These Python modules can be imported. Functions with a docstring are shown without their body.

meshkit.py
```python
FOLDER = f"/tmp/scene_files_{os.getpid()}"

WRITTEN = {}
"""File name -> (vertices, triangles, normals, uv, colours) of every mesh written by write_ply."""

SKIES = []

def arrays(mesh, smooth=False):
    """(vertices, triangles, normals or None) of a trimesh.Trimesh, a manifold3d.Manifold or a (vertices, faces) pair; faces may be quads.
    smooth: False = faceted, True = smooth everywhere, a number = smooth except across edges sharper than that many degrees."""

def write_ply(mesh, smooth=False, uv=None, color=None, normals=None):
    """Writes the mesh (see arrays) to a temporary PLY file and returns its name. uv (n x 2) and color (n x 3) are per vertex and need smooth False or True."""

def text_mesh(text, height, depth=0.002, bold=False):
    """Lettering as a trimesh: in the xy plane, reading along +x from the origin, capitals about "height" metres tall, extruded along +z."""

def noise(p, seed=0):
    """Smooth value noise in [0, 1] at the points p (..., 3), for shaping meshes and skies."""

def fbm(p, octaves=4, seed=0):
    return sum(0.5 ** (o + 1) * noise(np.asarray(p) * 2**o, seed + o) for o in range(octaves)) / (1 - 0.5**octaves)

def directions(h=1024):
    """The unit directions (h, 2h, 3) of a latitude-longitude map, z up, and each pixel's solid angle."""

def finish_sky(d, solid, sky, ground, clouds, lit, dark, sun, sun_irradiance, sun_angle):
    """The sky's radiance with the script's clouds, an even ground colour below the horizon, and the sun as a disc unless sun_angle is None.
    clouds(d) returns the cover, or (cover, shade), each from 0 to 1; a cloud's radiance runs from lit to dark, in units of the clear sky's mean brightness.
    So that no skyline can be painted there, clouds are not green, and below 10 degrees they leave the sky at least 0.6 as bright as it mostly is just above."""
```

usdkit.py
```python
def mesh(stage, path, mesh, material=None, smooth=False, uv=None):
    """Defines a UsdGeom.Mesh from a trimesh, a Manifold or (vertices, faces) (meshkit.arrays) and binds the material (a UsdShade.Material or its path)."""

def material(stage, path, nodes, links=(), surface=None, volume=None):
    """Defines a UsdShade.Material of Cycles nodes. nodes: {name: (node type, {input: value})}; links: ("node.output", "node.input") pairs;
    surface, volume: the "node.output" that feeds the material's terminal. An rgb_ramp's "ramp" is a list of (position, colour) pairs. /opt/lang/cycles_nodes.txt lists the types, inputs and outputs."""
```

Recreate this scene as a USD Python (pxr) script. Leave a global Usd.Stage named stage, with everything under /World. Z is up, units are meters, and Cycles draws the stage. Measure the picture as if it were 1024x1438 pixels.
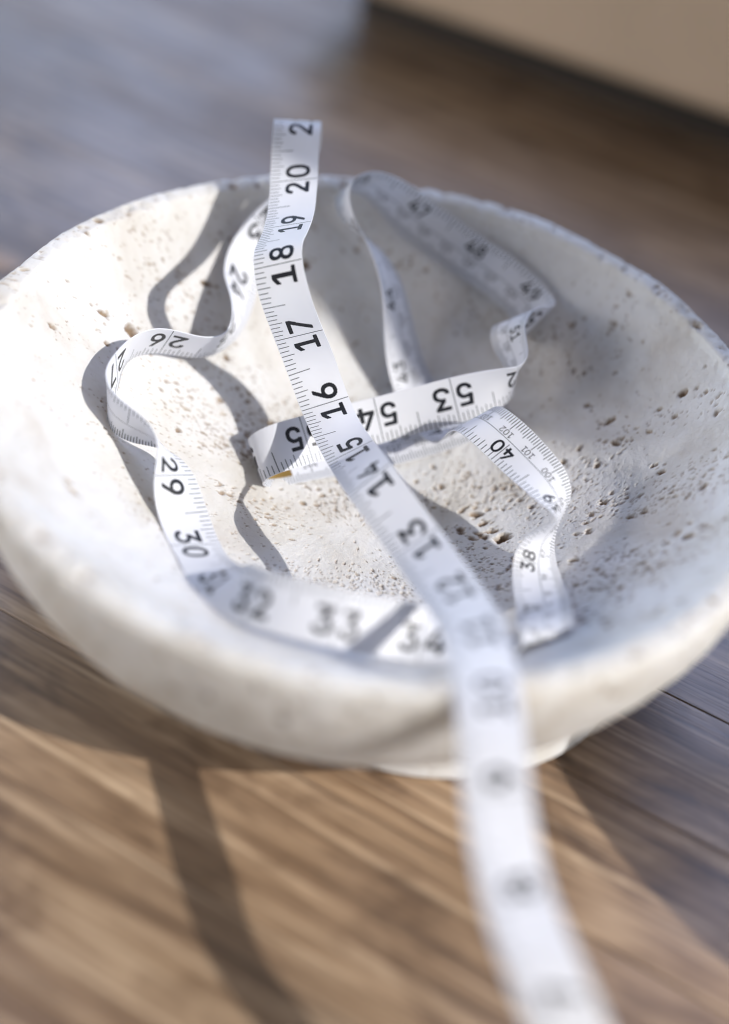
import math, numpy as np, trimesh, usdkit, meshkit
from pxr import Usd, UsdGeom, UsdLux, UsdShade, Sdf, Gf, Vt
from scipy.interpolate import CubicSpline
from scipy.spatial import cKDTree

stage = Usd.Stage.CreateInMemory()
UsdGeom.SetStageUpAxis(stage, UsdGeom.Tokens.z)
UsdGeom.SetStageMetersPerUnit(stage, 1.0)
UsdGeom.Xform.Define(stage, '/World')
UsdGeom.Scope.Define(stage, '/World/Looks')
MM = 0.001

# ------------------------------------------------------------------ camera, sky, sun
PITCH, ROLL = math.radians(41.0), math.radians(10.12)
CAM = np.array([1.8, -400.3, 372.5]) * MM
f = np.array([0, math.cos(PITCH), -math.sin(PITCH)])
r0 = np.array([1.0, 0, 0]); u0 = np.cross(r0, f)
rr = math.cos(ROLL) * r0 + math.sin(ROLL) * u0
uu = -math.sin(ROLL) * r0 + math.cos(ROLL) * u0
cam = UsdGeom.Camera.Define(stage, '/World/Camera')
cam.CreateHorizontalApertureAttr(24.0)
cam.CreateVerticalApertureAttr(24.0 * 1438 / 1024)
cam.CreateFocalLengthAttr(50.0)
cam.CreateFStopAttr(1.95)
cam.CreateFocusDistanceAttr(0.525)
cam.CreateClippingRangeAttr(Gf.Vec2f(0.01, 50))
cam.CreateExposureAttr(1.0)
cam.AddTransformOp().Set(Gf.Matrix4d(*rr, 0, *uu, 0, *(-f), 0, *CAM, 1))

SUN_AZ, SUN_EL = math.radians(-25.0), math.radians(40.0)
sh = np.array([math.cos(SUN_AZ), math.sin(SUN_AZ)])
sun_dir = np.array([math.cos(SUN_EL) * sh[0], math.cos(SUN_EL) * sh[1], math.sin(SUN_EL)])
usdkit.material(stage, '/World/Looks/sky', {
    'sky': ('sky_texture', {'sky_type': 'single_scattering', 'sun_disc': False, 'sun_elevation': SUN_EL,
                            'sun_rotation': math.atan2(sun_dir[0], sun_dir[1]), 'altitude': 100.0}),
    'bg': ('background_shader', {'strength': 0.12})}, [('sky.color', 'bg.color')], surface='bg.background')
dome = UsdLux.DomeLight.Define(stage, '/World/sky')
UsdShade.MaterialBindingAPI.Apply(dome.GetPrim()).Bind(UsdShade.Material.Get(stage, '/World/Looks/sky'))
dome.GetPrim().SetCustomDataByKey('kind', 'structure')
sun = UsdLux.DistantLight.Define(stage, '/World/sun')
sun.CreateIntensityAttr(0.5); sun.CreateAngleAttr(0.5); sun.CreateColorAttr(Gf.Vec3f(1.0, 0.965, 0.92))
sun.GetPrim().CreateAttribute('inputs:normalize', Sdf.ValueTypeNames.Bool).Set(True)
zx = sun_dir; xx = np.cross([0, 0, 1.0], zx); xx /= np.linalg.norm(xx); yx = np.cross(zx, xx)
sun.AddTransformOp().Set(Gf.Matrix4d(*xx, 0, *yx, 0, *zx, 0, 0, 0, 2, 1))

def unseen_light(name, at, to, w, h, power, col):
    L = UsdLux.RectLight.Define(stage, '/World/' + name)
    L.CreateWidthAttr(w); L.CreateHeightAttr(h); L.CreateIntensityAttr(power); L.CreateColorAttr(Gf.Vec3f(*col))
    z = np.array(at, float) - np.array(to, float); z /= np.linalg.norm(z); x = np.cross([0, 0, 1.0], z); x /= np.linalg.norm(x); y = np.cross(z, x)
    L.AddTransformOp().Set(Gf.Matrix4d(*x, 0, *y, 0, *z, 0, *at, 1))
unseen_light('far_window_light', (0.45, 2.2, 2.05), (0.1, 0.2, 0), 3.2, 2.1, 0.95, (0.66, 0.70, 1.0))  # out of view, placed to light the back floor and rim from behind
unseen_light('left_window_light', (-1.7, -0.15, 0.42), (0.1, 0.2, 0.1), 1.1, 0.5, 4.4, (1.0, 0.88, 0.77))  # out of view, placed to light the cabinet face and the bowl's shaded side

# ------------------------------------------------------------------ helpers
used = {}
def numbered(path):
    k = used.get(path, 0); used[path] = k + 1
    return path if k == 0 else f'{path}_{k:03d}'
def tag(prim, label=None, cat=None, group=None, kind=None):
    for k, v in (('label', label), ('category', cat), ('group', group), ('kind', kind)):
        if v: prim.SetCustomDataByKey(k, v)
    return prim
def xf(name, loc=(0, 0, 0), rz=0.0):
    x = UsdGeom.Xform.Define(stage, numbered('/World/' + name))
    x.AddTranslateOp().Set(Gf.Vec3d(*map(float, loc)))
    if rz: x.AddRotateZOp().Set(rz)
    return x.GetPrim()
def obj(name, mesh, mat, parent='/World', smooth=False):
    p = parent if isinstance(parent, str) else str(parent.GetPath())
    return usdkit.mesh(stage, numbered(p + '/' + name), mesh, '/World/Looks/' + mat, smooth)
M = lambda name, nodes, links, surface='p.BSDF': usdkit.material(stage, '/World/Looks/' + name, nodes, links, surface=surface)

# ------------------------------------------------------------------ materials
M('oak', {
    'tc': ('texture_coordinate', {}), 'oi': ('object_info', {}),
    'wpos': ('vector_math', {'math_type': 'add'}),
    'off': ('vector_math', {'math_type': 'scale', 'vector1': (3.1, 1.7, 0.9)}),
    'add': ('vector_math', {'math_type': 'add'}),
    'm1': ('mapping', {'scale': (9.0, 190.0, 190.0)}),
    'warp': ('noise_texture', {'scale': 1.0, 'detail': 3.0, 'roughness': 0.55}),
    'm2': ('mapping', {'scale': (1.1, 13.0, 13.0)}),
    'cath': ('noise_texture', {'scale': 1.0, 'detail': 1.5, 'roughness': 0.4, 'distortion': 0.6}),
    'rings': ('math', {'math_type': 'multiply', 'value2': 95.0}),
    'sin': ('math', {'math_type': 'sine'}),
    'ringn': ('map_range', {'from_min': -1.0, 'from_max': 1.0}),
    'm3': ('mapping', {'scale': (40.0, 800.0, 800.0)}),
    'pore': ('noise_texture', {'scale': 1.0, 'detail': 3.0, 'roughness': 0.65}),
    'pr': ('map_range', {'from_min': 0.30, 'from_max': 0.52, 'clamp': True}),
    'wc': ('map_range', {'from_min': 0.30, 'from_max': 0.70, 'clamp': True}),
    'mixg': ('mix_float', {'fac': 0.70}),
    'm5': ('mapping', {'scale': (20.0, 40.0, 40.0)}),
    'blot': ('noise_texture', {'scale': 1.0, 'detail': 4.0, 'roughness': 0.62, 'distortion': 0.8}),
    'blr': ('map_range', {'from_min': 0.50, 'from_max': 0.66, 'to_min': 0.0, 'to_max': 0.85, 'clamp': True}),
    'm6': ('mapping', {'scale': (6.5, 260.0, 260.0)}),
    'fl': ('noise_texture', {'scale': 1.0, 'detail': 2.0, 'roughness': 0.5}),
    'flr': ('map_range', {'from_min': 0.58, 'from_max': 0.70, 'to_min': 0.0, 'to_max': 0.55, 'clamp': True}),
    'pale': ('mix_color', {'b': (0.62, 0.47, 0.32)}),
    'stain': ('mix_color', {'blend_type': 'multiply', 'b': (0.45, 0.38, 0.31)}),  # mottled dark blotches multiplied over the grain
    'base': ('rgb_ramp', {'ramp': [(0.0, (0.125, 0.072, 0.038)), (0.4, (0.22, 0.137, 0.077)), (0.65, (0.315, 0.21, 0.126)), (1.0, (0.47, 0.34, 0.225))]}),
    'dark': ('mix_color', {'blend_type': 'multiply', 'b': (0.50, 0.44, 0.38)}),
    'inv': ('math', {'math_type': 'subtract', 'value1': 1.0}),
    'invs': ('math', {'math_type': 'multiply', 'value2': 1.0}),
    'vary': ('map_range', {'to_min': 0.88, 'to_max': 1.12}),
    'hsv': ('hsv', {}),
    'm4': ('mapping', {'scale': (9.0, 16.0, 16.0)}),
    'sm': ('noise_texture', {'scale': 1.0, 'detail': 3.0}),
    'ro': ('map_range', {'from_min': 0.38, 'from_max': 0.60, 'to_min': 0.34, 'to_max': 0.52, 'clamp': True}),
    'bh': ('mix_float', {'fac': 0.35}),
    'bump': ('bump', {'strength': 0.3, 'distance': 0.0004}),
    'p': ('principled_bsdf', {'specular_ior_level': 0.6, 'coat_weight': 1.0, 'coat_ior': 1.55})},
  [('oi.random', 'off.scale'), ('tc.object', 'add.vector1'), ('off.vector', 'add.vector2'),
   ('add.vector', 'm1.vector'), ('m1.vector', 'warp.vector'), ('add.vector', 'm2.vector'), ('m2.vector', 'cath.vector'),
   ('cath.fac', 'rings.value1'), ('rings.value', 'sin.value1'), ('sin.value', 'ringn.value'),
   ('add.vector', 'm3.vector'), ('m3.vector', 'pore.vector'), ('pore.fac', 'pr.value'),
   ('ringn.result', 'mixg.a'), ('warp.fac', 'wc.value'), ('wc.result', 'mixg.b'), ('mixg.result', 'base.fac'),
   ('base.color', 'dark.a'), ('pr.result', 'inv.value2'), ('inv.value', 'invs.value1'), ('invs.value', 'dark.fac'),
   ('add.vector', 'm6.vector'), ('m6.vector', 'fl.vector'), ('fl.fac', 'flr.value'), ('flr.result', 'pale.fac'), ('dark.result', 'pale.a'), ('pale.result', 'stain.a'), ('tc.object', 'wpos.vector1'), ('oi.location', 'wpos.vector2'), ('wpos.vector', 'm5.vector'), ('m5.vector', 'blot.vector'), ('blot.fac', 'blr.value'), ('blr.result', 'stain.fac'), ('stain.result', 'hsv.color'), ('oi.random', 'vary.value'), ('vary.result', 'hsv.value'), ('hsv.color', 'p.base_color'),
   ('add.vector', 'm4.vector'), ('m4.vector', 'sm.vector'), ('sm.fac', 'ro.value'), ('ro.result', 'p.roughness'), ('ro.result', 'p.coat_roughness'),
   ('pr.result', 'bh.a'), ('ringn.result', 'bh.b'), ('bh.result', 'bump.height'), ('bump.normal', 'p.normal')])
M('seam', {'p': ('principled_bsdf', {'base_color': (0.06, 0.04, 0.026), 'roughness': 0.9})}, [])

M('travertine', {
    'tc': ('texture_coordinate', {}), 'pit': ('attribute', {'attribute': 'pit'}),
    'n1': ('noise_texture', {'scale': 26.0, 'detail': 4.0, 'roughness': 0.6, 'distortion': 0.4}),
    'ramp': ('rgb_ramp', {'ramp': [(0.25, (0.51, 0.465, 0.415)), (0.42, (0.62, 0.60, 0.565)), (0.55, (0.68, 0.67, 0.655)), (0.8, (0.705, 0.705, 0.70))]}),
    'mp': ('mapping', {'scale': (1.0, 1.5, 1.0), 'rotation': (0.0, 0.0, 0.5)}),
    'v': ('voronoi_texture', {'scale': 480.0, 'randomness': 1.0}),
    'vr': ('map_range', {'from_min': 0.12, 'from_max': 0.30, 'to_min': 1.0, 'to_max': 0.0, 'clamp': True}),
    'n2': ('noise_texture', {'scale': 60.0, 'detail': 3.0, 'roughness': 0.6}),
    'n2r': ('map_range', {'from_min': 0.50, 'from_max': 0.62, 'clamp': True}),
    'sep': ('separate_color', {}),
    'sepr': ('map_range', {'from_min': 0.45, 'from_max': 0.55, 'clamp': True}),
    'tiny': ('math', {'math_type': 'multiply'}),
    'tiny2': ('math', {'math_type': 'multiply'}),
    'tf': ('math', {'math_type': 'multiply', 'value2': 0.75}),
    'c1': ('mix_color', {'b': (0.36, 0.27, 0.19)}),
    'pm': ('math', {'math_type': 'multiply', 'value2': 0.95, 'use_clamp': True}),
    'pitc': ('rgb_ramp', {'ramp': [(0.3, (0.34, 0.245, 0.155)), (0.55, (0.20, 0.130, 0.080)), (0.75, (0.40, 0.30, 0.19))]}),
    'n3': ('noise_texture', {'scale': 95.0, 'detail': 2.0}),
    'c2': ('mix_color', {}),
    'n4': ('noise_texture', {'scale': 900.0, 'detail': 3.0, 'roughness': 0.65}),
    'hs': ('math', {'math_type': 'multiply_add', 'value2': -1.4}),
    'bump': ('bump', {'strength': 0.5, 'distance': 0.0006}),
    'p': ('principled_bsdf', {'roughness': 0.78, 'specular_ior_level': 0.28, 'subsurface_weight': 0.12, 'subsurface_scale': 0.002, 'subsurface_radius': (1.0, 0.8, 0.6)})},
  [('tc.object', 'n1.vector'), ('n1.fac', 'ramp.fac'), ('tc.object', 'mp.vector'), ('mp.vector', 'v.vector'), ('v.distance', 'vr.value'),
   ('tc.object', 'n2.vector'), ('n2.fac', 'n2r.value'), ('v.color', 'sep.color'), ('sep.r', 'sepr.value'),
   ('vr.result', 'tiny.value1'), ('n2r.result', 'tiny.value2'), ('tiny.value', 'tiny2.value1'), ('sepr.result', 'tiny2.value2'),
   ('tiny2.value', 'tf.value1'), ('ramp.color', 'c1.a'), ('tf.value', 'c1.fac'),
   ('pit.fac', 'pm.value1'), ('tc.object', 'n3.vector'), ('n3.fac', 'pitc.fac'),
   ('c1.result', 'c2.a'), ('pitc.color', 'c2.b'), ('pm.value', 'c2.fac'), ('c2.result', 'p.base_color'),
   ('tc.object', 'n4.vector'), ('tiny2.value', 'hs.value1'), ('n4.fac', 'hs.value3'), ('hs.value', 'bump.height'), ('bump.normal', 'p.normal')])

M('vinyl', {
    'tc': ('texture_coordinate', {}),
    'n': ('noise_texture', {'scale': 55.0, 'detail': 3.0}),
    'ramp': ('rgb_ramp', {'ramp': [(0.3, (0.80, 0.81, 0.85)), (0.7, (0.86, 0.87, 0.90))]}),
    'n2': ('noise_texture', {'scale': 420.0, 'detail': 4.0, 'roughness': 0.6}),
    'bump': ('bump', {'strength': 0.16, 'distance': 0.0003}),
    'p': ('principled_bsdf', {'roughness': 0.38, 'specular_ior_level': 0.45}),
    't': ('translucent_bsdf', {'color': (0.80, 0.82, 0.90)}),
    'mix': ('mix_closure', {'fac': 0.22})},
  [('tc.object', 'n.vector'), ('n.fac', 'ramp.fac'), ('ramp.color', 'p.base_color'), ('tc.object', 'n2.vector'), ('n2.fac', 'bump.height'),
   ('bump.normal', 'p.normal'), ('p.BSDF', 'mix.closure1'), ('t.BSDF', 'mix.closure2')], surface='mix.closure')
M('ink', {'p': ('principled_bsdf', {'base_color': (0.010, 0.011, 0.015), 'roughness': 0.42, 'specular_ior_level': 0.4})}, [])
M('fine_ink', {'p': ('principled_bsdf', {'base_color': (0.012, 0.024, 0.028), 'roughness': 0.45, 'specular_ior_level': 0.4})}, [])
M('brass', {'p': ('principled_bsdf', {'base_color': (0.42, 0.26, 0.07), 'metallic': 0.8, 'roughness': 0.35})}, [])
M('beige_paint', {
    'tc': ('texture_coordinate', {}), 'n': ('noise_texture', {'scale': 14.0, 'detail': 3.0}),
    'ramp': ('rgb_ramp', {'ramp': [(0.3, (0.52, 0.40, 0.285)), (0.7, (0.59, 0.45, 0.325))]}),
    'p': ('principled_bsdf', {'roughness': 0.6})}, [('tc.object', 'n.vector'), ('n.fac', 'ramp.fac'), ('ramp.color', 'p.base_color')])
M('dark_wood', {'p': ('principled_bsdf', {'base_color': (0.03, 0.024, 0.02), 'roughness': 0.7})}, [])  # near-black colour stands in for the shade under the cabinet
M('plaster', {'tc': ('texture_coordinate', {}), 'n': ('noise_texture', {'scale': 30.0, 'detail': 4.0}),
    'ramp': ('rgb_ramp', {'ramp': [(0.3, (0.24, 0.215, 0.19)), (0.7, (0.29, 0.26, 0.23))]}),
    'p': ('principled_bsdf', {'roughness': 0.85})}, [('tc.object', 'n.vector'), ('n.fac', 'ramp.fac'), ('ramp.color', 'p.base_color')])
M('linen', {'tc': ('texture_coordinate', {}), 'n': ('noise_texture', {'scale': 900.0, 'detail': 2.0}),
    'ramp': ('rgb_ramp', {'ramp': [(0.3, (0.30, 0.27, 0.24)), (0.7, (0.38, 0.345, 0.31))]}),
    'bump': ('bump', {'strength': 0.4, 'distance': 0.001}),
    'p': ('principled_bsdf', {'roughness': 0.95})}, [('tc.object', 'n.vector'), ('n.fac', 'ramp.fac'), ('ramp.color', 'p.base_color'), ('n.fac', 'bump.height'), ('bump.normal', 'p.normal')])

# ------------------------------------------------------------------ floor of oak boards
FLOOR_A = -23.5
floor = tag(xf('floor', (0, 0, 0), FLOOR_A), 'oak board floor with narrow dark joints', None, None, 'structure')
base = trimesh.creation.box((5.0, 3.4, 0.02)); base.apply_translation((0, 0.35, -0.0215))
obj('subfloor', base, 'seam', floor)
def board(L, W, H=0.010, b=0.0004):
    y = [-W/2, -W/2, -W/2 + b, W/2 - b, W/2, W/2]; z = [-H, -b, 0, 0, -b, -H]
    v, q = [], []
    for x in (-L/2, L/2):
        v += [(x, yy, zz) for yy, zz in zip(y, z)]
    for k in range(6):
        n = (k + 1) % 6; q.append((k, n, 6 + n)); q.append((k, 6 + n, 6 + k))
    for k in range(1, 5): q.append((0, k + 1, k)); q.append((6, 6 + k, 6 + k + 1))
    m = trimesh.Trimesh(v, q, process=False); m.fix_normals(); return m
rng = np.random.default_rng(5)
PW = 0.0525
for k in range(-9, 32):
    y = 0.012 + PW * (k - 0.5) + 0.0
    x, first = -1.35 + rng.uniform(0, 0.5), True
    cuts = [-1.9]
    while cuts[-1] < 1.9: cuts.append(cuts[-1] + rng.uniform(1.0, 1.6))
    for a, b in zip(cuts[:-1], cuts[1:]):
        if -10 < k < -3 or 0: pass
        L = b - a - 0.0006
        mesh = board(L, PW - 0.0002)
        o = obj('board', mesh, 'oak', floor)
        UsdGeom.Xformable(o).AddTranslateOp().Set(Gf.Vec3d((a + b) / 2, y, -0.0004 * rng.uniform(0, 1)))

# ------------------------------------------------------------------ unseen things out of view, placed to shape the shade
def bx(x0, x1, y0, y1, z0, z1):
    m = trimesh.creation.box((x1 - x0, y1 - y0, z1 - z0)); m.apply_translation(((x0 + x1)/2, (y0 + y1)/2, (z0 + z1)/2)); return m
# unseen wall, placed across the sun to shade the floor behind the bowl, 0.9 m away; local x runs along the wall, local y towards the sun
wall = tag(xf('window_wall', (0.9 * sh[0], 0.9 * sh[1], 0), math.degrees(SUN_AZ) + 90 - 180 + 0.0), 'unseen grey-brown plastered slabs out of view that keep the sun off the back floor', 'wall')
# local +x = (cos(az-90), sin(az-90)); so local x = -q
LINTEL = (0.9 + 0.12 + 0.247) * math.tan(SUN_EL)
obj('pier', bx(-0.62, -0.066, 0.0, 0.12, 0, 1.41), 'plaster', wall)
obj('lintel', bx(-0.066, 0.75, 0.0, 0.12, LINTEL, 1.41), 'plaster', wall)
# unseen slab overhead, placed to keep sky light off the near floor
ceil = tag(xf('ceiling'), 'unseen grey-brown slab overhead that keeps sky light off the near floor', None, None, 'structure')
cm = trimesh.creation.extrude_polygon(__import__('shapely').Polygon([(-1.25, -1.1), (-1.25, 0.85), (1.2, 0.85), (1.0, -1.1)]), 0.08); cm.apply_translation((0, 0, 1.42))
obj('slab', cm, 'plaster', ceil)
side = tag(xf('rear_wall'), 'unseen plain plaster panel behind the camera that darkens the near floor', 'wall')
obj('panel', bx(-1.25, 0.95, -1.1, -1.0, 0, 1.415), 'plaster', side)  # unseen, stands behind the camera to darken the near floor
# unseen round form out of view, placed to shade the boards on the right
H = 0.150
prof = [(0, 0), (0.17, 0), (0.19, 0.012), (0.197, 0.04), (0.2, 0.075), (0.2, H - 0.03), (0.1985, H - 0.008), (0.196, H), (0.12, H + 0.012), (0, H + 0.016)]
cushion = tag(xf('floor_cushion', (0.252 + H / math.tan(SUN_EL) * sh[0], 0.018 + H / math.tan(SUN_EL) * sh[1], 0)), 'unseen round grey form out of view that shades the boards right of the bowl', 'cushion')
obj('cover', trimesh.creation.revolve(np.array(prof), sections=96), 'linen', cushion, 40)
t_ = trimesh.creation.torus(0.1985, 0.004, 96, 10); t_.apply_translation((0, 0, H - 0.006))
obj('piping', t_, 'linen', cushion, True)

# beige cabinet far behind, its plinth coloured dark for the shade gap below
cab = tag(xf('cabinet', (-0.085, 0.445, 0), math.degrees(math.atan2(376 - 465, 163 + 67))), 'beige painted low cabinet behind the bowl, its recessed plinth coloured dark as gap shade', 'cabinet')
obj('plinth', bx(0.02, 1.2, 0.035, 0.4, 0, 0.030), 'dark_wood', cab)
RB = 0.014
m_ = trimesh.util.concatenate([trimesh.creation.icosphere(3, RB).apply_translation((x, y, z)) for x in (RB, 1.25 - RB) for y in (RB, 0.42 - RB) for z in (0.026 + RB, 0.115 - RB)]).convex_hull
obj('carcass', m_, 'beige_paint', cab, 30)

# ------------------------------------------------------------------ travertine bowl
R, HB, KEXP, RF = 134.9, 80.0, 1.97, 59.3
def zin(r): return 15 + 63 * (np.minimum(r, 126) / 126) ** 2.2
rin = np.concatenate([np.linspace(0, 12, 14), np.linspace(12.6, 124.6, 205)])
P = [(r, zin(r)) for r in rin]
P += [(125.4, 77.6), (126.0, 78.9), (126.7, 79.7), (127.8, 80.1), (129.2, 80.25), (130.6, 80.3), (132.0, 80.2), (133.1, 79.8), (133.9, 79.0), (134.5, 77.6), (134.8, 75.6)]
zz = np.linspace(73.4, 3.0, 64)
P += [(RF + (R - RF) * (1 - (1 - z / HB) ** KEXP) ** (1 / KEXP), z) for z in zz]
P += [(RF * 0.9, 2.0), (RF * 0.5, 2.0), (0.01, 2.0)]
P = np.array(P); NP_, NA = len(P), 1150
ang = np.linspace(0, 2 * np.pi, NA, endpoint=False)
V = np.stack([P[:, None, 0] * np.cos(ang), P[:, None, 0] * np.sin(ang), np.repeat(P[:, 1:2], NA, 1)], -1)
# analytic normals of the profile
T = np.gradient(P, axis=0); Nn = np.stack([-T[:, 1], T[:, 0]], -1); Nn /= np.linalg.norm(Nn, axis=1, keepdims=True)
Nn[:14, 0] = 0; Nn[:14, 1] = 1
N3 = np.stack([Nn[:, None, 0] * np.cos(ang), Nn[:, None, 0] * np.sin(ang), np.repeat(Nn[:, 1:2], NA, 1)], -1)
V = V.reshape(-1, 3); N3 = N3.reshape(-1, 3)
nin = len(rin) * NA
rad = np.hypot(V[:, 0], V[:, 1])
amp = np.where(np.arange(len(V)) < nin, 1.0, 1.0)
disp = (meshkit.fbm(V / 38.0, 3, 11) - 0.5) * 2.6 + (meshkit.fbm(V / 7.0, 3, 23) - 0.5) * 0.75 + (meshkit.fbm(V / 1.7, 2, 31) - 0.5) * 0.28
rim = np.clip(1 - np.abs(rad - 130) / 7, 0, 1) * (V[:, 2] > 68)
disp += rim * (-1.5 * np.clip(meshkit.fbm(V / 3.2, 2, 41) - 0.56, 0, 1) * 4)
# pits
rng = np.random.default_rng(12)
pits = []   # x, y, z, radius, aspect, angle, depth
KEY = [(-91.5, 41.6, 53.3, 2.6, 1.1), (-101.2, 39.4, 60.4, 1.5, 2.4), (50.7, .6, 23.5, 3.0, 1.2), (56.2, -12.1, 26.2, 2.5, 1.1), (-91.3, -44.6, 54.2, 1.4, 1.6), (-88.9, -48.6, 54, 1.9, 1.5),
       (41, 13.6, 21, 2.2, 2.2), (46.9, 4.8, 22.3, 1.8, 2.2), (78.6, -5.6, 37.4, 1.6, 1.3), (83.6, 44.9, 48.8, 2.3, 2.4), (105.5, 45.3, 66.3, 2.4, 1.1), (75.4, 54.2, 47.1, 1.7, 1.6),
       (98, 18.3, 52.6, 1.7, 1.8), (105.3, -24.3, 60, 2.6, 1.5), (92.4, -30.8, 50.7, 2.0, 2.0), (84.9, -50.5, 51.9, 1.5, 1.1), (73.7, -33.1, 38.7, 1.6, 1.3), (82.4, -45.8, 48.3, 1.2, 1.6),
       (77.2, -56.2, 49.2, 1.4, 1.1), (80.6, -68.8, 58, 1.7, 1.2), (-74.4, 48.7, 44.2, 1.8, 1.6), (-36.9, 98.6, 57.4, 1.8, 1.3), (94.8, -2.9, 48.7, 1.6, 1.8), (100.1, 13.6, 53.7, 1.9, 1.6),
       (-71.3, 75.7, 56.2, 1.6, 2.0), (87.4, -53.9, 55.1, 1.7, 1.1), (44, 9, 21.6, 1.7, 1.6), (98, -36, 56, 1.6, 1.8), (103, -30, 59.5, 1.3, 1.5)]
for x, y, z, r, a in KEY:
    r *= 0.72 if x > 60 else 1.0
    pits.append((x, y, z, r, a, rng.uniform(-0.5, 0.5), 1.0))
    for q in range(rng.integers(2, 6)):
        t = rng.uniform(0, 2 * math.pi); d = r * rng.uniform(1.0, 2.4)
        xx_, yy_ = x + d * 1.6 * math.cos(t), y + d * math.sin(t)
        if math.hypot(xx_, yy_) < 122: pits.append((xx_, yy_, float(zin(math.hypot(xx_, yy_))), r * rng.uniform(0.2, 0.55), rng.uniform(1, 2), rng.uniform(-0.6, 0.6), 0.8))
def density(x, y):
    d = 0.30 + 1.5 * np.exp(-(((x - 62) / 42) ** 2 + ((y + 16) / 48) ** 2)) + 0.9 * np.exp(-(((x + 40) / 38) ** 2 + ((y - 5) / 36) ** 2)) + 0.5 * np.exp(-((x / 45) ** 2 + ((y + 30) / 40) ** 2))
    band = meshkit.fbm(np.stack([x / 34.0, y / 12.0, 0 * x], -1), 3, 77)
    return d * np.clip((band - 0.36) * 4.2, 0.08, 1.6)
n = 34000
rr_ = 124 * np.sqrt(rng.uniform(0, 1, n)); aa = rng.uniform(0, 2 * np.pi, n); px, py = rr_ * np.cos(aa), rr_ * np.sin(aa)
keep = rng.uniform(0, 1, n) < density(px, py) * 0.62
for x, y in zip(px[keep], py[keep]):
    r = min(0.27 * math.exp(abs(rng.normal(0, 0.55))), 1.5)
    pits.append((x, y, float(zin(math.hypot(x, y))), r, rng.uniform(1, 2.2), rng.normal(0.1, 0.5), rng.uniform(0.5, 1.0)))
# a few on the rim and the outside
for k in range(900):
    a = rng.uniform(0, 2 * np.pi); z = rng.choice([rng.uniform(8, 79), 80.0], p=[0.75, 0.25]); r = RF + (R - RF) * (1 - (1 - min(z, 79.9) / HB) ** KEXP) ** (1 / KEXP) if z < 80 else rng.uniform(126.5, 133)
    pits.append((r * math.cos(a), r * math.sin(a), z, min(0.45 * math.exp(abs(rng.normal(0, 0.6))), 2.2), rng.uniform(1, 2), 0.0, 0.8))
pit = np.zeros(len(V)); pd = np.zeros(len(V))
pa = np.array(pits); tree = cKDTree(V)
Vn = meshkit.fbm(V / 0.9, 2, 91) - 0.5
near = tree.query_ball_point(pa[:, :3], pa[:, 3] * np.sqrt(pa[:, 4]) * 1.7)
for (x, y, z, r, a, th, dp), idx in zip(pits, near):
    if not idx: continue
    idx = np.array(idx); d = V[idx] - (x, y, z)
    c, s = math.cos(th), math.sin(th); sa = math.sqrt(a)
    e = np.sqrt(((c * d[:, 0] + s * d[:, 1]) / (r * sa)) ** 2 + ((-s * d[:, 0] + c * d[:, 1]) / (r / sa)) ** 2 + (d[:, 2] / (r * sa * 1.15)) ** 2 * 0.6) + Vn[idx] * 0.95
    k = np.clip((1.0 - e) / 0.55, 0, 1); k = k * k * (3 - 2 * k)
    pd[idx] = np.maximum(pd[idx], k * r * 1.05 * dp); pit[idx] = np.maximum(pit[idx], np.clip((1.02 - e) / 0.35, 0, 1) * min(1.0, 0.45 + r * 0.35) * (0.6 + 0.4 * dp))
V = V + N3 * (disp - pd)[:, None]
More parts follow.
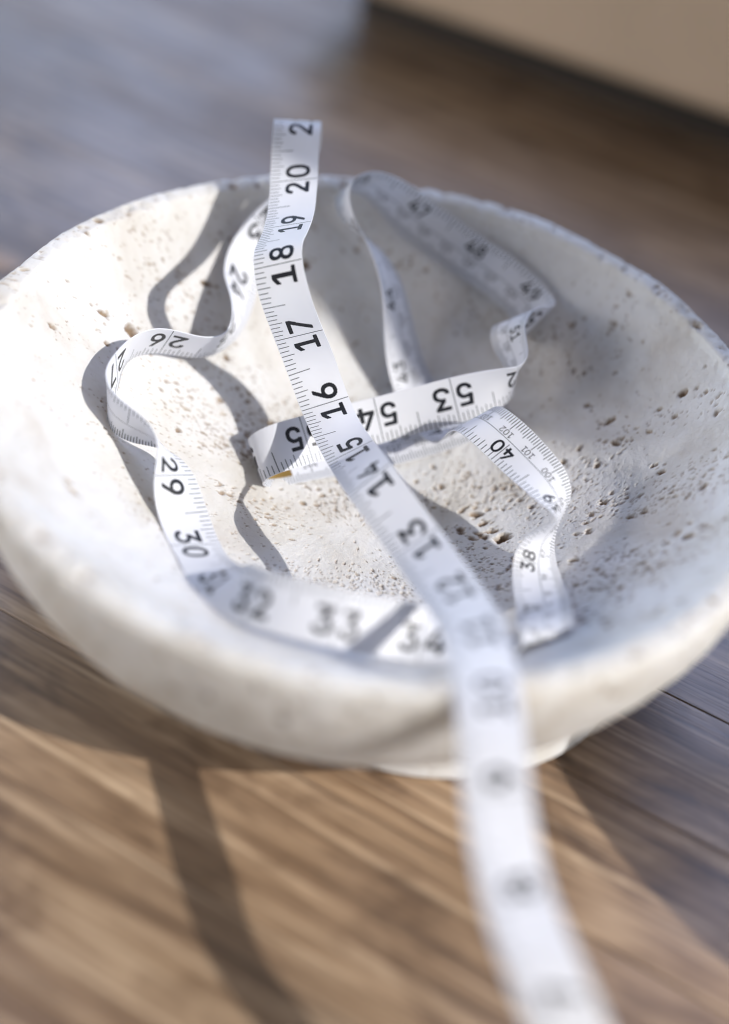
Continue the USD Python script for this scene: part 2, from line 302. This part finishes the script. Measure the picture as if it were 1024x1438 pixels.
i = np.arange(NP_ - 1)[:, None]; j = np.arange(NA)[None]; jn = (j + 1) % NA
F1 = np.stack([i * NA + j, i * NA + jn, (i + 1) * NA + jn], -1).reshape(-1, 3); F2 = np.stack([i * NA + j, (i + 1) * NA + jn, (i + 1) * NA + j], -1).reshape(-1, 3)
Fb = np.concatenate([F1, F2])
fn = np.cross(V[Fb[:200000, 1]] - V[Fb[:200000, 0]], V[Fb[:200000, 2]] - V[Fb[:200000, 0]])
if fn[:, 2].sum() < 0: Fb = Fb[:, ::-1]
bowl = tag(xf('stone_bowl'), 'wide white travertine bowl with pitted inside and rough rim', 'bowl')
bm = obj('bowl_body', (V * MM, Fb), 'travertine', bowl, True)
UsdGeom.PrimvarsAPI(bm).CreatePrimvar('pit', Sdf.ValueTypeNames.FloatArray, 'vertex').Set(Vt.FloatArray.FromNumpy(pit.astype(np.float32)))
foot = trimesh.creation.revolve(np.array([(0.01, 0), (68, 0), (71, 0.8), (72.5, 3), (71, 8), (66, 10.5), (0.01, 10.5)]) * MM, sections=128)
foot.apply_translation((0.028, -0.022, 0))
obj('foot', foot, 'travertine', bowl, 40)

# ------------------------------------------------------------------ measuring tape
RIB = '158.8,-342.9,0.8,173.2,-333.1,0.8;154.9,-337.1,0.8,169.3,-327.4,0.9;151.0,-331.4,0.8,165.4,-321.6,0.9;147.1,-325.6,0.9,161.5,-315.9,1.0;143.2,-319.8,0.9,157.6,-310.1,1.4;139.3,-314.1,1.1,153.8,-304.4,2.2;135.5,-308.3,1.7,149.9,-298.8,3.6;131.6,-302.7,2.7,146.0,-293.3,5.3;127.7,-297.1,4.2,142.1,-287.9,7.2;123.8,-291.6,5.9,138.2,-282.5,9.2;119.9,-286.2,7.8,134.4,-277.2,11.6;116.1,-280.8,10.0,130.5,-272.2,14.5;112.2,-275.6,12.5,126.7,-267.5,17.8;108.3,-270.6,15.6,122.8,-263.0,21.4;104.5,-266.0,19.0,119.0,-258.5,25.1;100.6,-261.4,22.7,115.2,-254.0,28.7;96.8,-256.9,26.4,111.4,-249.5,32.4;93.0,-252.4,30.1,107.6,-245.1,36.1;89.2,-247.9,33.7,103.8,-240.6,39.8;85.4,-243.4,37.5,100.0,-236.2,43.6;81.6,-238.9,41.3,96.3,-231.8,47.4;77.9,-234.5,45.2,92.6,-227.4,51.2;74.1,-230.0,49.0,88.8,-223.0,55.0;70.3,-225.6,52.8,85.1,-218.5,58.7;66.5,-221.0,56.5,81.4,-214.0,62.4;62.7,-216.2,60.0,77.7,-209.3,65.7;59.0,-211.0,63.2,74.2,-204.2,68.5;55.5,-205.4,65.8,70.9,-198.6,70.3;52.2,-199.3,67.7,67.8,-192.6,71.2;49.1,-192.9,68.8,65.1,-186.5,71.4;46.4,-186.3,69.8,62.7,-180.3,71.6;44.0,-179.5,71.0,60.4,-174.0,72.4;41.8,-172.6,72.4,58.4,-167.7,73.9;40.0,-165.7,73.7,56.7,-161.4,75.8;38.3,-158.8,75.3,55.1,-155.0,77.9;36.9,-151.8,77.4,53.7,-148.5,80.1;35.6,-144.7,79.3,52.5,-141.6,81.7;34.4,-137.5,80.3,51.4,-134.5,82.5;33.4,-130.3,80.6,50.4,-127.3,82.6;32.5,-123.3,79.8,49.4,-120.1,81.9;31.6,-116.4,78.2,48.4,-112.9,80.7;30.6,-109.8,76.2,47.2,-105.8,79.3;29.5,-103.3,73.8,45.8,-98.7,77.5;28.2,-97.0,71.1,44.2,-91.7,75.3;26.8,-90.8,68.1,42.5,-85.0,72.8;25.3,-84.7,65.0,40.5,-78.3,70.3;23.6,-78.6,62.0,38.3,-71.6,68.1;21.5,-72.4,59.3,35.5,-64.9,66.4;19.1,-66.1,57.0,32.4,-58.3,65.0;16.4,-59.8,55.1,29.1,-51.8,63.8;13.0,-53.5,54.0,25.5,-45.5,63.1;8.9,-47.4,54.0,21.1,-39.5,63.5;4.5,-41.6,54.7,16.4,-33.7,64.5;-0.1,-35.9,55.6,11.7,-28.0,65.6;-4.2,-29.8,55.6,7.5,-21.9,65.9;-6.7,-23.5,53.6,5.0,-15.6,63.8;-8.5,-17.3,50.7,3.5,-9.5,60.5;-10.6,-11.0,48.3,2.2,-3.3,57.2;-13.4,-4.6,46.8,0.5,2.8,54.2;-16.6,1.7,46.5,-1.9,9.1,52.0;-19.8,8.0,46.5,-4.6,15.4,50.5;-22.8,14.3,46.6,-7.5,21.7,50.3;-26.0,20.4,47.5,-10.8,27.5,52.1;-29.5,25.7,50.4,-14.3,31.9,56.2;-32.9,29.3,55.1,-17.6,34.2,61.9;-36.2,31.1,61.1,-20.6,34.3,68.2;-39.1,31.2,67.5,-23.3,33.0,74.5;-41.7,30.5,74.0,-25.8,31.5,80.9;-44.3,30.0,80.5,-28.4,30.7,87.4;-47.0,31.2,86.8,-31.1,31.6,93.9;-49.2,35.0,92.1,-33.6,35.2,99.4;-50.5,41.1,94.6,-34.6,41.4,101.6;-50.5,47.8,94.1,-34.4,48.3,100.8;-50.3,54.6,93.1,-34.2,55.1,99.5;-50.3,61.3,92.2,-34.1,61.8,98.3;-50.6,68.1,91.8,-34.2,68.7,97.8;-51.1,74.9,92.3,-34.6,75.5,98.0;-51.8,81.6,93.5,-35.3,82.2,98.9;-52.8,88.1,95.5,-36.0,88.8,100.3;-53.8,94.4,98.2,-36.9,95.2,102.2;-54.8,100.4,101.3,-37.8,101.5,104.6;-55.8,106.3,105.0,-38.6,107.8,107.2;-56.5,112.8,107.1,-39.3,114.5,108.3;-56.9,118.8,103.8,-39.6,120.6,105.3;-56.5,121.0,97.3,-39.0,120.2,98.5;-55.5,120.9,90.6,-39.5,114.7,94.5;-54.0,119.2,84.4,-41.7,108.9,91.7;-52.2,116.1,78.8,-45.5,103.7,89.4;-50.6,111.9,74.0,-50.0,99.6,86.5;-49.8,106.9,69.6,-54.7,96.3,82.7;-49.9,101.7,65.4,-58.9,93.6,78.1;-50.7,96.4,61.3,-62.3,90.6,73.0;-51.7,90.9,57.5,-64.7,86.6,68.3;-52.5,85.1,54.0,-65.6,81.2,64.8;-53.0,78.9,51.2,-64.9,74.8,63.3;-53.4,72.4,48.9,-62.9,68.5,63.0;-54.3,66.0,47.0,-60.5,62.3,63.0;-56.2,59.7,45.3,-58.4,56.0,62.3;-59.4,53.8,44.0,-57.2,49.5,60.8;-63.7,48.7,43.6,-58.1,43.1,59.2;-69.2,44.9,44.4,-62.6,38.3,59.2;-75.2,42.2,45.9,-68.7,35.6,60.7;-81.0,39.3,47.5,-74.9,33.5,62.7;-86.3,35.2,48.6,-80.5,30.3,64.3;-89.8,29.5,48.6,-85.0,25.3,64.9;-90.7,23.0,47.7,-88.4,19.3,64.6;-90.3,16.5,46.7,-90.8,12.8,63.6;-90.5,9.8,45.7,-91.8,6.2,62.7;-90.4,3.2,44.8,-90.3,-0.3,61.8;-87.9,-2.6,43.6,-86.1,-5.4,60.7;-82.3,-5.3,42.3,-80.3,-8.7,59.3;-75.7,-5.1,41.4,-74.5,-11.8,57.6;-68.9,-5.3,40.9,-70.1,-15.9,54.9;-62.5,-7.8,39.9,-68.3,-20.6,50.6;-57.3,-12.3,38.0,-68.2,-24.2,45.0;-53.4,-17.7,35.3,-67.1,-27.8,39.4;-49.9,-23.4,32.8,-64.6,-32.5,35.3;-46.5,-29.4,31.0,-61.4,-38.0,33.5;-43.0,-35.6,30.5,-58.1,-43.8,33.7;-39.7,-41.7,31.7,-54.9,-49.6,34.8;-36.6,-47.2,34.7,-51.9,-55.5,36.1;-34.0,-52.3,38.6,-48.9,-61.5,37.6;-32.1,-57.0,43.2,-45.6,-67.3,39.2;-30.9,-61.4,48.2,-41.9,-73.0,41.2;-30.0,-66.0,53.1,-37.8,-78.2,43.4;-28.4,-70.7,57.6,-33.0,-82.8,45.8;-25.0,-75.1,61.2,-27.5,-86.5,48.1;-19.8,-78.4,63.5,-21.3,-89.2,49.8;-13.4,-80.2,64.5,-14.7,-90.9,50.7;-6.6,-80.7,64.4,-7.9,-91.6,50.8;0.3,-80.2,63.4,-1.1,-91.3,50.1;6.7,-78.3,61.4,5.4,-89.8,48.3;12.8,-75.8,58.8,11.8,-87.9,46.3;18.9,-73.3,56.1,18.4,-86.6,44.8;25.4,-71.3,53.7,25.2,-86.4,44.9;32.3,-70.1,51.5,32.1,-86.7,46.3;39.4,-69.6,49.6,38.9,-87.0,48.5;46.3,-69.8,47.6,45.3,-86.9,50.8;51.0,-70.2,46.4,49.4,-86.5,52.5;55.6,-70.8,45.8,52.6,-85.6,54.7;60.3,-71.5,46.1,54.0,-83.2,57.5;64.7,-72.1,47.8,53.1,-79.6,58.6;68.1,-72.7,50.6,52.2,-75.9,56.8;69.8,-70.5,53.4,52.3,-72.2,53.5;69.8,-64.0,53.5,53.1,-66.6,49.1;69.9,-57.3,51.2,54.0,-60.7,45.0;70.3,-51.1,47.7,54.5,-54.4,41.6;70.8,-44.9,43.9,54.4,-47.8,39.2;70.8,-38.5,40.1,53.7,-40.9,38.2;70.1,-31.9,37.0,52.9,-34.1,38.7;68.9,-24.8,35.1,52.8,-28.0,41.2;67.3,-17.6,35.3,54.7,-23.9,45.7;66.6,-11.3,38.6,59.4,-22.6,50.1;67.9,-6.6,43.9,63.8,-20.8,53.8;69.2,-2.9,50.0,59.7,-16.7,55.0;66.9,0.8,55.5,54.4,-11.6,54.8;62.3,5.1,58.9,49.8,-6.0,54.0;57.3,10.0,60.6,45.5,-0.3,53.1;52.4,15.2,61.4,40.9,5.2,53.0;47.2,20.6,61.5,35.7,10.2,53.7;42.8,26.2,60.0,30.8,15.4,53.6;40.2,31.2,55.9,27.4,20.7,50.7;38.9,35.4,50.4,25.7,25.2,45.6;38.0,39.2,44.4,24.6,29.1,39.9;36.7,43.3,38.8,23.2,33.2,34.4;34.4,48.2,34.5,20.7,38.3,30.3;31.1,53.7,31.9,17.2,43.9,28.3;27.1,59.3,31.3,13.1,49.5,28.3;23.0,64.8,32.2,8.9,54.9,30.2;19.1,70.1,34.1,5.1,59.7,33.6;15.3,75.2,36.9,2.0,64.0,38.2;11.9,79.8,40.7,-0.4,67.7,43.5;8.9,84.0,45.4,-2.2,71.1,49.3;6.1,88.0,50.4,-3.7,74.4,55.2;3.1,91.8,55.3,-5.3,77.7,61.1;-0.4,95.7,59.9,-7.4,81.2,66.6;-4.7,99.5,63.9,-10.3,84.9,71.6;-9.8,103.0,67.0,-14.0,88.7,76.1;-15.7,105.8,69.2,-18.1,92.5,80.2;-22.0,108.2,71.1,-22.0,96.7,84.3;-27.6,111.2,74.0,-24.4,101.8,88.4;-30.1,116.1,77.7,-23.8,107.7,91.7;-26.7,121.4,79.2,-19.7,113.1,92.8;-20.6,123.3,77.2,-13.9,116.7,91.9;-14.7,121.5,73.9,-7.6,118.6,89.6;-9.3,118.3,70.9,-1.5,119.7,86.5;-3.6,115.2,68.4,4.4,120.1,83.0;2.5,112.5,66.2,10.4,119.9,79.8;8.6,110.1,64.2,16.5,118.6,77.2;14.8,107.7,62.3,22.6,116.3,75.3;20.8,104.9,60.9,28.6,113.3,73.9;26.4,101.5,60.2,34.7,110.1,72.9;31.7,98.0,59.5,40.7,106.8,71.6;37.0,95.0,58.1,46.7,103.4,69.9;42.3,92.4,55.7,52.4,99.5,67.9;46.8,88.6,53.2,56.8,94.2,66.3;49.0,82.9,52.6,58.2,87.5,66.7;46.1,78.0,55.0,55.9,81.3,69.2;42.6,77.2,57.4,53.4,77.5,71.0;39.2,76.6,59.7,51.0,73.9,72.3;36.6,73.9,60.8,48.9,69.9,72.7;36.2,70.0,59.6,47.4,65.8,72.2;37.7,66.8,57.2,46.9,61.7,71.0;40.3,64.3,54.6,47.9,58.1,69.0;43.3,62.0,52.2,49.0,54.6,66.9;46.1,59.3,49.9,49.0,50.9,64.9;47.7,55.9,47.7,46.6,48.1,63.3;46.9,51.9,45.7,42.5,47.2,62.1;42.6,47.3,43.4,36.2,47.2,59.7;36.8,44.1,41.1,29.7,47.2,56.8;30.5,42.1,38.6,23.3,46.8,53.8;23.9,40.7,35.9,16.9,45.8,50.9;17.3,39.1,33.4,10.5,44.2,48.5;10.7,36.9,31.2,4.1,42.1,46.4;4.3,34.2,29.5,-2.3,39.7,44.5;-2.1,30.9,28.1,-8.7,37.1,42.9;-8.2,27.0,27.2,-14.9,34.1,41.6;-14.0,22.6,27.0,-21.1,30.8,40.6;-19.2,17.7,27.7,-27.2,27.1,39.8;-24.2,12.6,28.6,-33.2,23.4,38.9;-29.9,8.5,28.2,-39.2,20.9,36.3;-34.9,7.2,24.3,-43.3,21.1,31.0;-33.9,10.4,19.1,-42.1,24.5,25.3;-28.6,14.3,17.5,-37.0,28.6,22.6;-22.5,17.7,17.8,-30.9,32.3,22.0;-16.3,21.0,18.3,-24.7,35.7,22.1;-10.2,24.2,18.6,-18.4,39.0,22.5;-4.0,27.5,18.7,-12.2,42.3,22.9;2.2,30.7,19.0,-5.9,45.4,23.4;8.4,33.8,19.7,0.3,48.5,24.2;14.6,36.8,20.8,6.5,51.5,25.3;20.8,39.6,22.2,12.7,54.4,26.8;26.9,42.4,24.0,18.8,57.1,28.6;33.0,45.0,26.2,24.9,59.7,30.8;38.9,47.5,28.7,30.9,62.3,33.2;44.8,49.9,31.5,36.8,64.7,36.0;50.7,52.1,34.5,42.7,67.0,38.9'
st = np.array([[float(v) for v in row.split(',')] for row in RIB.split(';')])
S0, DS = 0.5, 0.25
sg = S0 + DS * np.arange(len(st)); S1 = sg[-1]
cs = CubicSpline(sg, st)
HALF = 0.2
def frame(s):
    q = cs(s); d = cs(s, 1)
    A, B = q[..., :3], q[..., 3:]
    u = (d[..., :3] + d[..., 3:]); v = A - B
    nrm = np.cross(u, v); nrm /= np.linalg.norm(nrm, axis=-1, keepdims=True)
    return A, B, nrm
def on_tape(s, v, h):
    """point at inch s, height v in mm from the tick edge A of the front face, h mm off the middle of the tape"""
    A, B, nrm = frame(s)
    w = (v / 16.0)[..., None]
    return A * (1 - w) + B * w + nrm * h[..., None]
tape = tag(xf('measuring_tape'), 'white vinyl measuring tape with black numbers looping through the stone bowl', 'measuring tape')
ss = np.arange(S0, S1 + 1e-6, 0.03); nv = 7
vv = np.linspace(0, 16, nv)
g = lambda h: on_tape(np.repeat(ss[:, None], nv, 1), np.repeat(vv[None], len(ss), 0), np.full((len(ss), nv), h)).reshape(-1, 3)
top, bot = g(HALF), g(-HALF); n0 = len(top)
ii = np.arange(len(ss) - 1)[:, None]; jj = np.arange(nv - 1)[None]
q = np.stack([ii * nv + jj, ii * nv + jj + 1, (ii + 1) * nv + jj + 1, (ii + 1) * nv + jj], -1).reshape(-1, 4)
tri = np.vstack([q[:, [0, 2, 1]], q[:, [0, 3, 2]]])
side = []
loop = [(k * nv, (k + 1) * nv) for k in range(len(ss) - 1)], [(k * nv + nv - 1, (k + 1) * nv + nv - 1) for k in range(len(ss) - 1)], [(k, k + 1) for k in range(nv - 1)], [((len(ss) - 1) * nv + k, (len(ss) - 1) * nv + k + 1) for k in range(nv - 1)]
sv, sf = [], []
for es in loop:
    for a, b in es:
        k = len(sv); sv += [top[a], top[b], bot[b], bot[a]]; sf += [(k, k + 1, k + 2), (k, k + 2, k + 3)]
tv = np.vstack([top, bot]); tf_ = np.vstack([tri, tri[:, ::-1] + n0])
band = trimesh.Trimesh(tv, tf_, process=False); edge = trimesh.Trimesh(sv, sf, process=False)
vb, fb, nb = meshkit.arrays(band, True)
mt = usdkit.mesh(stage, numbered(str(tape.GetPath()) + '/band'), (vb * MM, fb), '/World/Looks/vinyl', True)
obj('band_edge', (np.array(sv) * MM, np.array(sf)), 'vinyl', tape)

OFF = HALF + 0.035
def decal(m2, side):
    """flat mesh in (s inch, v mm) laid on a face of the tape; side +1 the front, -1 the back"""
    v, fc = m2
    p = on_tape(v[:, 0], v[:, 1], np.full(len(v), OFF * side))
    n = frame(v[:, 0])[2] * side
    fn = np.cross(p[fc[:, 1]] - p[fc[:, 0]], p[fc[:, 2]] - p[fc[:, 0]])
    fl = (fn * n[fc[:, 0]]).sum(1) < 0
    fc = fc.copy(); fc[fl] = fc[fl][:, ::-1]
    return p * MM, fc
glyphs = {}
def glyph(ch, height, bold):
    k = (ch, height, bold)
    if k not in glyphs:
        m = meshkit.text_mesh(ch, height, 0.001, bold)
        keep = (m.face_normals[:, 2] > 0.9); v, fc = m.vertices, m.faces[keep]
        used_v, inv = np.unique(fc, return_inverse=True)
        v = v[used_v][:, :2]; fc = inv.reshape(-1, 3)
        v3, fc = trimesh.remesh.subdivide_to_size(np.c_[v, 0 * v[:, 0]], fc, 1.1, max_iter=8)
        v = v3[:, :2]
        v = v - [(v[:, 0].min() + v[:, 0].max()) / 2, v[:, 1].min()]
        glyphs[k] = (v, fc)
    return glyphs[k]
def rects(list_):
    """thin strips (s0, s1, v0, v1) in inches and mm, cut so that they bend with the tape"""
    V_, F_ = [], []
    for s0, s1, v0, v1 in list_:
        ns = max(1, int(math.ceil((s1 - s0) / 0.06))); nv_ = max(1, int(math.ceil((v1 - v0) / 3.0)))
        a, b = np.meshgrid(np.linspace(s0, s1, ns + 1), np.linspace(v0, v1, nv_ + 1), indexing='ij')
        k = sum(len(x) for x in V_); V_.append(np.c_[a.ravel(), b.ravel()])
        i_ = np.arange(ns)[:, None] * (nv_ + 1); j_ = np.arange(nv_)[None]
        qq = np.stack([i_ + j_, i_ + j_ + 1, i_ + nv_ + 2 + j_, i_ + nv_ + 1 + j_], -1).reshape(-1, 4) + k
        F_ += [qq[:, [0, 1, 2]], qq[:, [0, 2, 3]]]
    return np.vstack(V_), np.vstack(F_)
IN = 25.4
LW = 0.125 / IN      # half width of a fine line, in inches
front, back = [], []
k16 = np.arange(math.ceil((S0 + 0.02) * 16), math.floor((S1 - 0.02) * 16) + 1)
for k in k16:
    s = k / 16.0
    if k % 16 == 0: front.append((s - LW, s + LW, 0.15, 15.85)); back.append((s - LW, s + LW, 16 - 7.7, 15.85)); continue
    l = 7.4 if k % 8 == 0 else 4.4 if k % 4 == 0 else 3.7 if k % 2 == 0 else 3.2
    front.append((s - LW, s + LW, 0.15, l))
    l = 5.2 if k % 8 == 0 else 3.4 if k % 4 == 0 else 2.7
    back.append((s - LW, s + LW, 16 - l, 15.85))
for k in range(math.ceil((S0 + 0.02) * IN), math.floor((S1 - 0.02) * IN) + 1):      # millimetres along the other edge of the back
    s = k / IN; l = 4.6 if k % 10 == 0 else 3.9 if k % 5 == 0 else 3.0
    back.append((s - LW, s + LW, 0.15, l))
back.append((S0 + 0.02, S1 - 0.02, 7.45, 7.62))
for nm, lst, sd in (('inch_scale', front, 1), ('back_scale', back, -1)):
    o = obj(nm, decal(rects(lst), sd), 'fine_ink', tape); tag(o.GetPrim(), None, None, None, 'stuff')
def put(text, s, vbase, height, side, bold, name, gap=None):
    """digits read along growing s; gap: centres of two digits straddle the inch line"""
    V_, F_, k = [], [], 0
    gl = [glyph(c, height, bold) for c in text]
    if gap is not None and len(text) == 2: cx = [-gap[0], gap[1]]
    elif gap is not None: cx = [gap[1]]
    else:
        w = [g_[0][:, 0].max() - g_[0][:, 0].min() for g_ in gl]; sp = height * 0.16; tot = sum(w) + sp * (len(w) - 1); cx, x0 = [], -tot / 2
        for w_ in w: cx.append(x0 + w_ / 2); x0 += w_ + sp
    for (v, fc), c in zip(gl, cx):
        # front: text-up points to edge A (v = 0); back: to edge B (v = 16)
        vv_ = vbase - v[:, 1] if side > 0 else vbase + v[:, 1]
        V_.append(np.c_[s + (v[:, 0] + c) / IN, vv_]); F_.append(fc + k); k += len(v)
    obj(name, decal((np.vstack(V_), np.vstack(F_)), side), 'ink', tape)
for n_ in range(1, 60):
    if S0 + 0.35 < n_ < S1 - 0.3:
        put(str(n_), n_, 13.4, 7.6, 1, True, 'inch_number', (3.7, 3.9))
for n_ in range(35, 60):        # the back is only seen along these inches
    if n_ < S1 - 0.3: put(str(n_), n_, 8.8, 4.5, -1, True, 'back_inch_number', (2.2, 2.2))
for n_ in range(89, 151):
    put(str(n_), n_ / IN * 10, 4.95, 2.1, -1, False, 'centimetre_number')
# thin gold-toned sliver in the fold of the tape
def strip(s0, s1, v0, v1, h):
    a, b = np.meshgrid(np.linspace(s0, s1, 12), np.linspace(v0, v1, 4), indexing='ij')
    p = on_tape(a.ravel(), b.ravel(), np.full(a.size, h)) * MM; q_ = np.array([(i_ * 4 + j_, i_ * 4 + j_ + 1, i_ * 4 + j_ + 5, i_ * 4 + j_ + 4) for i_ in range(11) for j_ in range(3)])
    return p, np.vstack([q_[:, [0, 1, 2]], q_[:, [0, 2, 3]]])
obj('brass_end', strip(55.96, 56.42, 3.0, 5.8, -0.42), 'brass', tape, True)
